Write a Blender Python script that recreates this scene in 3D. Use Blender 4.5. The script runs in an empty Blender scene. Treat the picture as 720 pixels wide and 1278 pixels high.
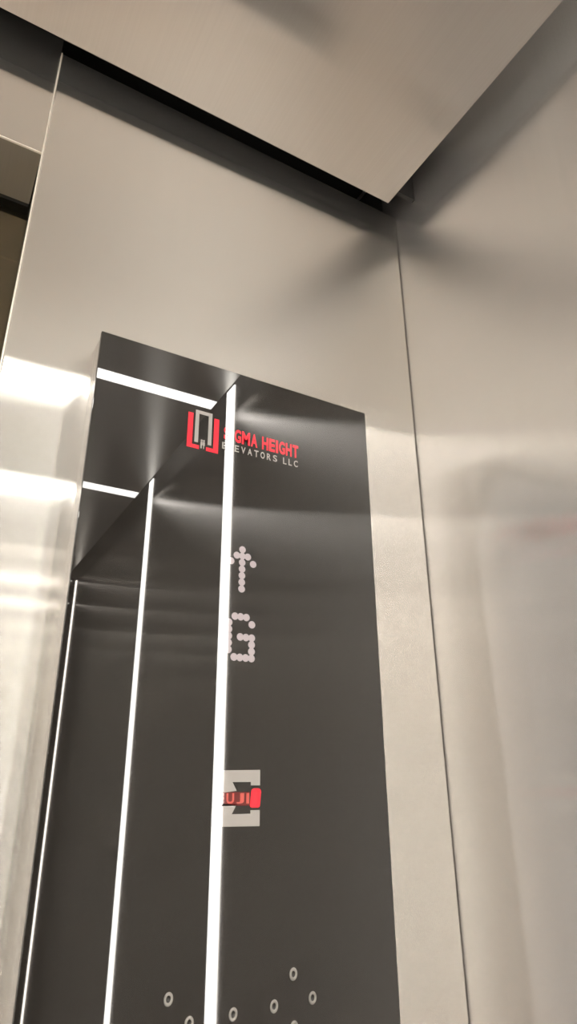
import bpy, bmesh, math, random
from mathutils import Matrix, Vector
random.seed(4)
sc = bpy.context.scene
COL = sc.collection

# ------------------------------------------------------------------ materials
def new_mat(name):
    m = bpy.data.materials.new(name); m.use_nodes = True
    nt = m.node_tree; nt.nodes.clear()
    out = nt.nodes.new('ShaderNodeOutputMaterial')
    return m, nt, out

def plain(name, col, rough=.5, metal=0., spec=.5, ior=1.5, coat=0., noise=.04, scale=40):
    m, nt, out = new_mat(name)
    b = nt.nodes.new('ShaderNodeBsdfPrincipled')
    g = nt.nodes.new('ShaderNodeNewGeometry')
    n = nt.nodes.new('ShaderNodeTexNoise'); n.inputs['Scale'].default_value = scale
    nt.links.new(g.outputs['Position'], n.inputs['Vector'])
    r = nt.nodes.new('ShaderNodeValToRGB')
    r.color_ramp.elements[0].color = [c*(1-noise) for c in col]+[1]
    r.color_ramp.elements[1].color = [min(1, c*(1+noise)) for c in col]+[1]
    nt.links.new(n.outputs['Fac'], r.inputs['Fac']); nt.links.new(r.outputs['Color'], b.inputs['Base Color'])
    b.inputs['Roughness'].default_value = rough; b.inputs['Metallic'].default_value = metal
    b.inputs['Specular IOR Level'].default_value = spec; b.inputs['IOR'].default_value = ior
    b.inputs['Coat Weight'].default_value = coat; b.inputs['Coat Roughness'].default_value = .03
    nt.links.new(b.outputs['BSDF'], out.inputs['Surface'])
    return m

def brushed(name, col, grain_dir, grain, rough=.175, aniso=.85, amp=.02, haze=.14, dif=.04):
    """brushed stainless sheet: sharp along the grain, highlights spread wide across it, plus a soft haze"""
    m, nt, out = new_mat(name)
    g = nt.nodes.new('ShaderNodeNewGeometry')
    mp = nt.nodes.new('ShaderNodeMapping'); mp.inputs['Scale'].default_value = grain
    nt.links.new(g.outputs['Position'], mp.inputs['Vector'])
    n = nt.nodes.new('ShaderNodeTexNoise'); n.inputs['Scale'].default_value = 1; n.inputs['Detail'].default_value = 3
    nt.links.new(mp.outputs['Vector'], n.inputs['Vector'])
    r = nt.nodes.new('ShaderNodeValToRGB')
    r.color_ramp.elements[0].position = .3; r.color_ramp.elements[1].position = .7
    r.color_ramp.elements[0].color = [c*(1-amp) for c in col]+[1]
    r.color_ramp.elements[1].color = [min(1, c*(1+amp)) for c in col]+[1]
    nt.links.new(n.outputs['Fac'], r.inputs['Fac'])
    t = nt.nodes.new('ShaderNodeCombineXYZ')
    for i in range(3): t.inputs[i].default_value = grain_dir[i]
    def lobe(rg, an):
        b = nt.nodes.new('ShaderNodeBsdfAnisotropic'); b.distribution = 'BECKMANN'
        b.inputs['Roughness'].default_value = rg; b.inputs['Anisotropy'].default_value = an
        nt.links.new(t.outputs['Vector'], b.inputs['Tangent']); nt.links.new(r.outputs['Color'], b.inputs['Color'])
        return b
    def mix(f, x, y):
        k = nt.nodes.new('ShaderNodeMixShader'); k.inputs[0].default_value = f
        nt.links.new(x.outputs[0], k.inputs[1]); nt.links.new(y.outputs[0], k.inputs[2]); return k
    d = nt.nodes.new('ShaderNodeBsdfDiffuse'); nt.links.new(r.outputs['Color'], d.inputs['Color'])
    m1 = mix(haze, lobe(rough, aniso), lobe(.42, .3))
    m2 = mix(dif, m1, d)
    nt.links.new(m2.outputs[0], out.inputs['Surface'])
    return m

def glow(name, col, s):
    m, nt, out = new_mat(name)
    e = nt.nodes.new('ShaderNodeEmission'); e.inputs['Color'].default_value = (*col, 1); e.inputs['Strength'].default_value = s
    nt.links.new(e.outputs['Emission'], out.inputs['Surface'])
    return m

STEEL = (.725, .705, .668)
FINE, LONG = 420, 3
m_front = brushed('brushed_steel_front', STEEL, (0, 0, 1), (FINE, FINE, LONG))
m_side = brushed('brushed_steel_side', (.76, .735, .715), (0, 0, 1), (FINE, FINE, LONG), dif=.11, haze=.13)
m_back = brushed('brushed_steel_back', STEEL, (0, 0, 1), (FINE, FINE, LONG))
m_ceil = brushed('brushed_steel_ceiling', (.74, .725, .70), (0, 1, 0), (FINE, LONG, FINE), rough=.125, aniso=.75, haze=.38, dif=.08)
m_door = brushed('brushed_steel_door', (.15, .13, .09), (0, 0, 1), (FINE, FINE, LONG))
m_void = plain('dark_void_paint', (.05, .048, .045), .7)
m_dark = plain('black_shade_paint', (.014, .0135, .013), .8)  # painted-in shade for the added plates above the ceiling and the doors
m_brown = plain('dark_brown_mirror', (.012, .009, .006), .03, ior=1.6)
m_pale = plain('pale_void_paint', (.42, .41, .40), .8)
m_glint = plain('pale_edge_glint', (.80, .76, .68), .35, metal=.4)  # pale colour standing in for light caught on steel edges
m_floor = plain('brown_floor_tile', (.26, .18, .12), .35, noise=.25, scale=9)
m_glass = plain('black_mirror_glass', (.014, .0125, .011), .015, spec=.5, ior=1.62, noise=.02)
m_edge = plain('polished_glass_edge', (.02, .015, .012), .1, ior=1.6)
m_red = plain('red_print', (.80, .03, .05), .015, ior=1.62)
m_pink = plain('faded_red_print', (.50, .09, .075), .015, ior=1.62)
m_grey = plain('pale_grey_print', (.33, .315, .30), .015, ior=1.62)
m_dred = plain('dark_red_print', (.12, .018, .018), .015, ior=1.62)
m_rim = plain('pale_metal_rim', (.26, .25, .23), .3, metal=.5)
m_hole = plain('dark_hole', (.012, .011, .01), .3)
m_dot = plain('display_dots', (.02, .02, .02), .015, ior=1.62)
_b = next(n for n in m_dot.node_tree.nodes if n.type == 'BSDF_PRINCIPLED')
_b.inputs['Emission Color'].default_value = (1.0, .82, .79, 1); _b.inputs['Emission Strength'].default_value = .56
m_led = glow('led_diffuser', (1.0, .965, .90), 24.)
m_slit = glow('led_slit', (1.0, .93, .84), 30.)
m_slit2 = glow('soft_slit', (1.0, .93, .84), 9.)

# ------------------------------------------------------------------ mesh helpers
def box(bm, a, b, mi=0):
    vs = [bm.verts.new((x, y, z)) for z in (a[2], b[2]) for y in (a[1], b[1]) for x in (a[0], b[0])]
    for f in ((0, 2, 3, 1), (4, 5, 7, 6), (0, 1, 5, 4), (2, 6, 7, 3), (0, 4, 6, 2), (1, 3, 7, 5)):
        fc = bm.faces.new([vs[i] for i in f]); fc.material_index = mi

def prism(bm, pts, y0, y1, mi=0):
    """polygon in x,z (counter-clockwise seen from the car) between two depths"""
    a = [bm.verts.new((x, y0, z)) for x, z in pts]; b = [bm.verts.new((x, y1, z)) for x, z in pts]
    n = len(pts)
    fs = [bm.faces.new(a), bm.faces.new(b[::-1])]
    for i in range(n): fs.append(bm.faces.new((a[i], b[i], b[(i+1) % n], a[(i+1) % n])))
    for f in fs: f.material_index = mi

def obj(name, bm, mats, parent=None, bevel=0, smooth=False):
    bmesh.ops.recalc_face_normals(bm, faces=bm.faces[:])
    me = bpy.data.meshes.new(name); bm.to_mesh(me); bm.free()
    for m in (mats if isinstance(mats, (list, tuple)) else [mats]): me.materials.append(m)
    o = bpy.data.objects.new(name, me); COL.objects.link(o)
    if smooth:
        for p in me.polygons: p.use_smooth = True
    if parent is not None:
        o.parent = parent; o.matrix_parent_inverse = Matrix.Translation(-PLOC)
    if bevel:
        md = o.modifiers.new('bevel', 'BEVEL'); md.width = bevel; md.segments = 2; md.limit_method = 'ANGLE'
    return o

def struct(name, boxes, mats, bevel=0):
    bm = bmesh.new()
    for bx in boxes: box(bm, *bx)
    o = obj(name, bm, mats, bevel=bevel); o['kind'] = 'structure'
    if len(o.data.materials) == 2:              # up- and down-facing faces take the second sheet (its grain runs front to back)
        for p in o.data.polygons:
            if abs(p.normal.z) > .7: p.material_index = 1
    return o

# ------------------------------------------------------------------ dimensions (metres)
W = .5471            # inner face of the right wall
WL = -.93            # inner face of the left wall
DEP = 2.245          # depth of the car, the front wall is y = 0
SLAB = 2.3246        # underside of the suspended ceiling
TOP = 2.348          # top edge of the front return panel
SIDE_TOP = 2.43
GF, GR = .0339, .0432
JX, HZ, DY = .0222, 2.1743, .099   # door jamb, header underside, door plane
LX = -.80            # left jamb of the doorway

# ------------------------------------------------------------------ the car
struct('floor', [((WL-.04, -DEP-.04, -.04), (W+.04, DY+.06, 0))], m_floor)
struct('wall_front', [((JX, 0, 0), (W-.0016, .028, TOP))], [m_front, m_ceil], bevel=.0012)
struct('trim_10', [((JX, .0285, 0), (JX+.028, DY-.004, HZ+.10))], [m_front, m_ceil])
struct('wall_front_left', [((WL+.0016, 0, 0), (LX, .028, TOP))], [m_front, m_ceil])
struct('trim_11', [((LX-.028, .0285, 0), (LX, DY-.004, HZ+.10))], [m_front, m_ceil])
struct('wall_header', [((LX+.0008, .003, HZ), (JX-.0017, .03, SIDE_TOP)),
                       ], [m_front, m_ceil])
struct('glint_header', [((LX+.0008, .0022, HZ-.0008), (JX-.0017, .0045, HZ+.0008))], m_glint)  # highlight along the header's bottom edge, put in as a pale strip
struct('trim_12', [((LX+.0008, .03, HZ), (JX-.0017, DY-.014, HZ+.028))], m_ceil)
struct('shade_strip', [((LX+.0008, DY-.0138, HZ+.008), (JX-.0017, DY-.0004, HZ+.028))], m_dark)  # added black strip stands in for the shadow in the door-top gap
struct('wall_right', [((W, -DEP-.03, 0), (W+.03, .03, SIDE_TOP))], m_side)
struct('wall_left', [((WL-.03, -DEP-.03, 0), (WL, .03, SIDE_TOP))], m_side)
struct('wall_back', [((WL+.0016, -DEP-.028, 0), (W-.0016, -DEP, SIDE_TOP))], m_back)

A, AW, HA = .6924, .0430, .0379
B, BW, HB = 1.2769, .0364, .0446
XS0, XS1 = WL+GR, W-GR
ys = [-GF, -(A-HA/2), -(A+HA/2), -(B-HB/2), -(B+HB/2), -DEP+.035]
struct('ceiling', [((XS0, ys[1], SLAB), (XS1, ys[0], SLAB+.018)),
                   ((XS0, ys[3], SLAB), (XS1, ys[2], SLAB+.018)),
                   ((XS0, ys[5], SLAB), (XS1, ys[4], SLAB+.018))], m_ceil)
struct('trim_1', [((XS0, ys[2]+.0003, SLAB), (XS1, ys[1]-.0003, SLAB+.015))], m_led)
struct('trim_2', [((XS0, ys[4]+.0003, SLAB), (XS1, ys[3]-.0003, SLAB+.015))], m_led)
struct('trim_3', [((W-.002, -(A+AW/2), .02), (W, -(A-AW/2), SLAB+.06))], m_led)
struct('trim_4', [((W-.002, -(B+BW/2), .02), (W, -(B-BW/2), SLAB+.06))], m_led)
struct('added_led_1', [((WL, -(A+.04), .02), (WL+.002, -(A-.04), SLAB+.06))], m_led)  # added unseen LED strip, widened to brighten the right wall
struct('added_led_2', [((WL, -(B+BW/2), .02), (WL+.002, -(B-BW/2), SLAB+.06))], m_led)  # added unseen LED strip, repeats the right wall's for balanced light
struct('trim_7', [((W-.003, -DEP+.002, .02), (W, -DEP+.012, SLAB-.01))], m_slit)
struct('trim_8', [((WL+.01, -DEP, 2.308), (W-.02, -DEP+.006, 2.313))], m_slit2)
struct('trim_9', [((WL+.01, -DEP, 2.2105), (W-.02, -DEP+.006, 2.215))], m_slit2)
struct('added_plate', [((W-.16, -DEP+.0002, 0), (W-.004, -DEP+.0018, SLAB-.002))], m_brown)  # added unseen plate, gives the panel's reflection a dark band beside the corner slit
# car top above the suspended ceiling
struct('ceiling_upper', [((WL-.04, -DEP-.04, 2.50), (W+.04, DY+.06, 2.53)),
                         ((WL-.04, DY+.02, 2.21), (W+.04, DY+.06, 2.50)),
                         ((W+.03, -DEP-.04, SIDE_TOP-.02), (W+.04, DY+.02, 2.50)),
                         ((WL-.04, -DEP-.04, SIDE_TOP-.02), (WL-.03, DY+.02, 2.50)),
                         ((WL-.03, -DEP-.04, SIDE_TOP-.02), (W+.03, -DEP-.03, 2.50))], m_pale)
struct('added_baffle', [((WL+.001, -GF-.012, SLAB+.0185), (W-.001, -GF-.006, 2.499)),  # added black plates, block light so the front ceiling gap stays dark
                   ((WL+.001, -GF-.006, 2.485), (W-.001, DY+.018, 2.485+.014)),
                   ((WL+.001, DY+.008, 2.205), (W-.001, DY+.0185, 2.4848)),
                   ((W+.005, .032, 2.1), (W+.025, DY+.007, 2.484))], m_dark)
struct('glint_jamb', [((JX-.0016, -.0004, 0), (JX-.0001, .008, TOP))], m_glint)  # highlight on the jamb edge, put in as a thin pale strip

# ------------------------------------------------------------------ sliding door, two leaves behind the doorway
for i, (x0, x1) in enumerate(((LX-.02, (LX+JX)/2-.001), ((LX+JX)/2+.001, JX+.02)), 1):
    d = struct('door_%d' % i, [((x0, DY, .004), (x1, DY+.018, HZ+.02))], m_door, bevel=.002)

# ------------------------------------------------------------------ car operating panel
PX0, PX1, PT, PZ0, PZ1 = .1062, .4369, .0318, .002, 1.9324
PLOC = Vector(((PX0+PX1)/2, 0, PZ0))
panel = bpy.data.objects.new('control_panel', None); COL.objects.link(panel); panel.location = PLOC
panel['label'] = 'tall black mirror-glass lift control panel standing proud of the brushed steel wall'
panel['category'] = 'control panel'
YF = -PT
bm = bmesh.new(); box(bm, (PX0+.001, YF+.005, PZ0+.001), (PX1-.001, -.0005, PZ1-.001))
obj('housing', bm, m_side, panel, bevel=.001)['label'] = 'brushed steel side housing'
bm = bmesh.new(); box(bm, (PX0, YF, PZ0), (PX1, YF+.005, PZ1))
obj('glass_face', bm, m_glass, panel, bevel=.0006)['label'] = 'black mirror glass front'

E1 = YF-.0003        # printed layer
def flat(bm, pts, mi=0): prism(bm, pts, E1, YF-.00002, mi)
def rect(bm, x0, z0, x1, z1, mi=0): flat(bm, [(x0, z0), (x1, z0), (x1, z1), (x0, z1)], mi)

def lettering(name, s, x0, z0, width, height, mat, parent, bold=.0, gap=.2):
    """condensed capitals: every glyph is fitted into a cell of its own"""
    cells = {'I': .38, ' ': .45, 'M': 1.3, 'A': 1.05, 'L': .85}
    tot = sum(cells.get(ch, 1) for ch in s)+gap*(len(s)-1); u = width/tot
    x = x0; vs = []; fs = []
    dg = None
    for ch in s:
        w = cells.get(ch, 1)*u
        if ch != ' ':
            cu = bpy.data.curves.new(name, 'FONT'); cu.body = ch; cu.size = 1; cu.offset = bold
            tmp = bpy.data.objects.new(name, cu); COL.objects.link(tmp)
            dg = bpy.context.evaluated_depsgraph_get(); dg.update()
            g = bpy.data.meshes.new_from_object(tmp.evaluated_get(dg))
            bpy.data.objects.remove(tmp); bpy.data.curves.remove(cu)
            xs = [v.co.x for v in g.vertices]; zs = [v.co.y for v in g.vertices]
            kx = w/(max(xs)-min(xs)); kz = height/(max(zs)-min(zs)); n = len(vs)
            vs += [(x+(v.co.x-min(xs))*kx, E1, z0+(v.co.y-min(zs))*kz) for v in g.vertices]
            fs += [[n+i for i in p.vertices] for p in g.polygons]
            bpy.data.meshes.remove(g)
        x += w+gap*u
    me = bpy.data.meshes.new(name); me.from_pydata(vs, [], fs); me.materials.append(mat)
    o = bpy.data.objects.new(name, me); COL.objects.link(o)
    o.parent = parent; o.matrix_parent_inverse = parent_inv(parent)
    return o
def parent_inv(p):
    return Matrix.Translation(-PLOC)

# company logo at the top: a pale doorway between two red brackets, then the name
bm = bmesh.new()
x0, x1 = .2127, .2318; zt, zb, w = 1.8705, 1.8318, .0041
rect(bm, x0, zb, x0+w, zt-w); rect(bm, x1-w, zb, x1, zt-w); rect(bm, x0, zt-w, x1, zt)
# little pair of figures standing in the doorway
cx = .2222
for s in (-1, 1):
    px = cx+s*.0013
    flat(bm, [(px+.00115*math.cos(a), 1.8352+.0012*math.sin(a)) for a in [k*math.pi/5 for k in range(10)]])
    rect(bm, px-.0011, 1.8296, px+.0011, 1.8336); rect(bm, px-.0011+(.0005 if s > 0 else 0), 1.8258, px+.0004, 1.8296)
logo = obj('emblem_doorway', bm, m_grey, panel); logo['label'] = 'pale grey doorway emblem with small figures'
bm = bmesh.new()
w = .0056
flat(bm, [(.2046, 1.8655), (.2046, 1.8243), (.2182, 1.8243), (.2182, 1.8286), (.2102, 1.8286), (.2102, 1.8655)])
flat(bm, [(.2398, 1.8655), (.2342, 1.8655), (.2342, 1.8286), (.2262, 1.8286), (.2262, 1.8243), (.2398, 1.8243)])
obj('emblem_bracket', bm, m_red, panel)['label'] = 'red bracket emblem'
o = lettering('logo_lettering', 'SIGMA HEIGHT', .2458, 1.8434, .0927, .0160, m_red, panel, bold=.035, gap=.16)
o['label'] = 'bold red company lettering'
o = lettering('logo_lettering', 'ELEVATORS LLC', .2442, 1.8319, .0935, .0081, m_grey, panel, bold=.02, gap=.5)
o['label'] = 'small pale grey company lettering'

# dot-matrix display: arrow and floor letter
def dots(name, cols, rows, on, r):
    bm = bmesh.new()
    for j, line in enumerate(on):
        for i, ch in enumerate(line):
            if ch == '#':
                flat(bm, [(cols[i]+r*math.cos(k*math.pi/6), rows[j]+r*math.sin(k*math.pi/6)) for k in range(12)])
    return obj(name, bm, m_dot, panel)
ax = [.2588+i*.00615 for i in range(5)]; az = [1.7224-j*.00687 for j in range(7)]
dots('arrow_indicator', ax, az, ['..#..', '.###.', '#.#.#', '..#..', '..#..', '..#..', '..#..'], .0037)['label'] = 'lit white up arrow of dots'
gx = [.2585+i*.00615 for i in range(5)]; gz = [1.6530-j*.00655 for j in range(7)]
dots('floor_indicator', gx, gz, ['.###.', '#...#', '#....', '#.###', '#...#', '#...#', '.####'], .0037)['label'] = 'lit white letter G of dots'

# maker's mark: a pale sigma with red lettering across its middle
bm = bmesh.new()
up = [(.2490, 1.5135), (.2490, 1.5080), (.2580, 1.4955), (.2708, 1.4968), (.2665, 1.5040), (.2846, 1.5040), (.2846, 1.5012), (.2938, 1.5012), (.2938, 1.5142)]
flat(bm, up)
zc = 1.4911
flat(bm, [(x, 2*zc-z) for x, z in up][::-1])
obj('maker_mark', bm, m_grey, panel)['label'] = 'pale grey angular maker mark'
bm = bmesh.new(); rect(bm, .2500, 1.4848, .2836, 1.4958)
obj('maker_band', bm, m_dred, panel)['label'] = 'dark red band across the maker mark'
bm = bmesh.new()
bx0, bx1, bz0, bz1 = .2840, .2950, 1.4830, 1.4998
pts = []
for (qx, qz, a0) in ((bx1-.003, bz0+.002, -90), (bx1-.003, bz1-.004, 0), (bx0+.004, bz1-.004, 90), (bx0+.002, bz0+.002, 180)):
    rr = .003 if qz < 1.49 else .004
    rr = .002 if qz < 1.49 else .003
    for k in range(5):
        a = math.radians(a0+k*22.5); pts.append((qx+rr*math.cos(a), qz+rr*math.sin(a)))
flat(bm, pts)
obj('maker_block', bm, m_red, panel)['label'] = 'bright red rounded block'
E1 -= .0002
o = lettering('maker_lettering', 'FUJI', .2512, 1.4864, .0318, .0085, m_pink, panel, bold=.03, gap=.3)
o['label'] = 'red maker lettering'

# pale-rimmed round holes low on the panel, set in staggered rows
bm = bmesh.new()
N, M, R, r = 20, 8, .0028, .0010
grid = [[bm.verts.new(((R+r*math.cos(b))*math.cos(a), -r*.5*max(-.3, math.sin(b)), (R+r*math.cos(b))*math.sin(a)*1.25))
         for b in [2*math.pi*j/M for j in range(M)]] for a in [2*math.pi*i/N for i in range(N)]]
for i in range(N):
    for j in range(M):
        bm.faces.new((grid[i][j], grid[(i+1) % N][j], grid[(i+1) % N][(j+1) % M], grid[i][(j+1) % M]))
c = bm.verts.new((0, -.0002, 0))
for i in range(N):
    f = bm.faces.new((c, grid[i][M//2], grid[(i+1) % N][M//2])); f.material_index = 1
hole0 = None
for (x, z) in ((.2175, 1.3515), (.2353, 1.3342), (.2722, 1.3347), (.3089, 1.3351), (.3457, 1.3362), (.3272, 1.3550), (.3276, 1.3185)):
    if hole0 is None:
        hole0 = obj('speaker_hole', bm, [m_rim, m_hole], panel, smooth=True); o = hole0
    else:
        o = hole0.copy(); COL.objects.link(o); o.parent = panel; o.matrix_parent_inverse = Matrix.Translation(-PLOC)
    o.location = (x, YF-.00005, z); o['label'] = 'small pale-rimmed round hole'

# ------------------------------------------------------------------ camera
F, PITCH, YAW, ROLL = 815.826, .3977026, .5200210, -.0062283
cy, sy = math.cos(YAW), math.sin(YAW)
fwd = Vector((sy*math.cos(PITCH), cy*math.cos(PITCH), math.sin(PITCH)))
rt = Vector((cy, -sy, 0)); up = rt.cross(fwd)
c, s = math.cos(ROLL), math.sin(ROLL)
rt2 = rt*c+up*s; up2 = up*c-rt*s
cam = bpy.data.cameras.new('camera'); co = bpy.data.objects.new('camera', cam); COL.objects.link(co)
cam.sensor_fit = 'HORIZONTAL'; cam.sensor_width = 36; cam.lens = F/720*36; cam.clip_start = .02
co.matrix_world = Matrix(((rt2.x, up2.x, -fwd.x, 0), (rt2.y, up2.y, -fwd.y, -.6), (rt2.z, up2.z, -fwd.z, 1.5), (0, 0, 0, 1)))
sc.camera = co

# ------------------------------------------------------------------ world and view
w = bpy.data.worlds.new('world'); sc.world = w; w.use_nodes = True
w.node_tree.nodes['Background'].inputs['Color'].default_value = (0, 0, 0, 1)
sc.view_settings.view_transform = 'Standard'
sc.view_settings.look = 'None'
sc.view_settings.exposure = .03
sc.cycles.max_bounces = 14; sc.cycles.glossy_bounces = 12; sc.cycles.diffuse_bounces = 6
sc.cycles.use_denoising = True
sc.cycles.sample_clamp_indirect = 4
sc.cycles.use_adaptive_sampling = False
sc.cycles.caustics_reflective = True
sc.cycles.blur_glossy = .3
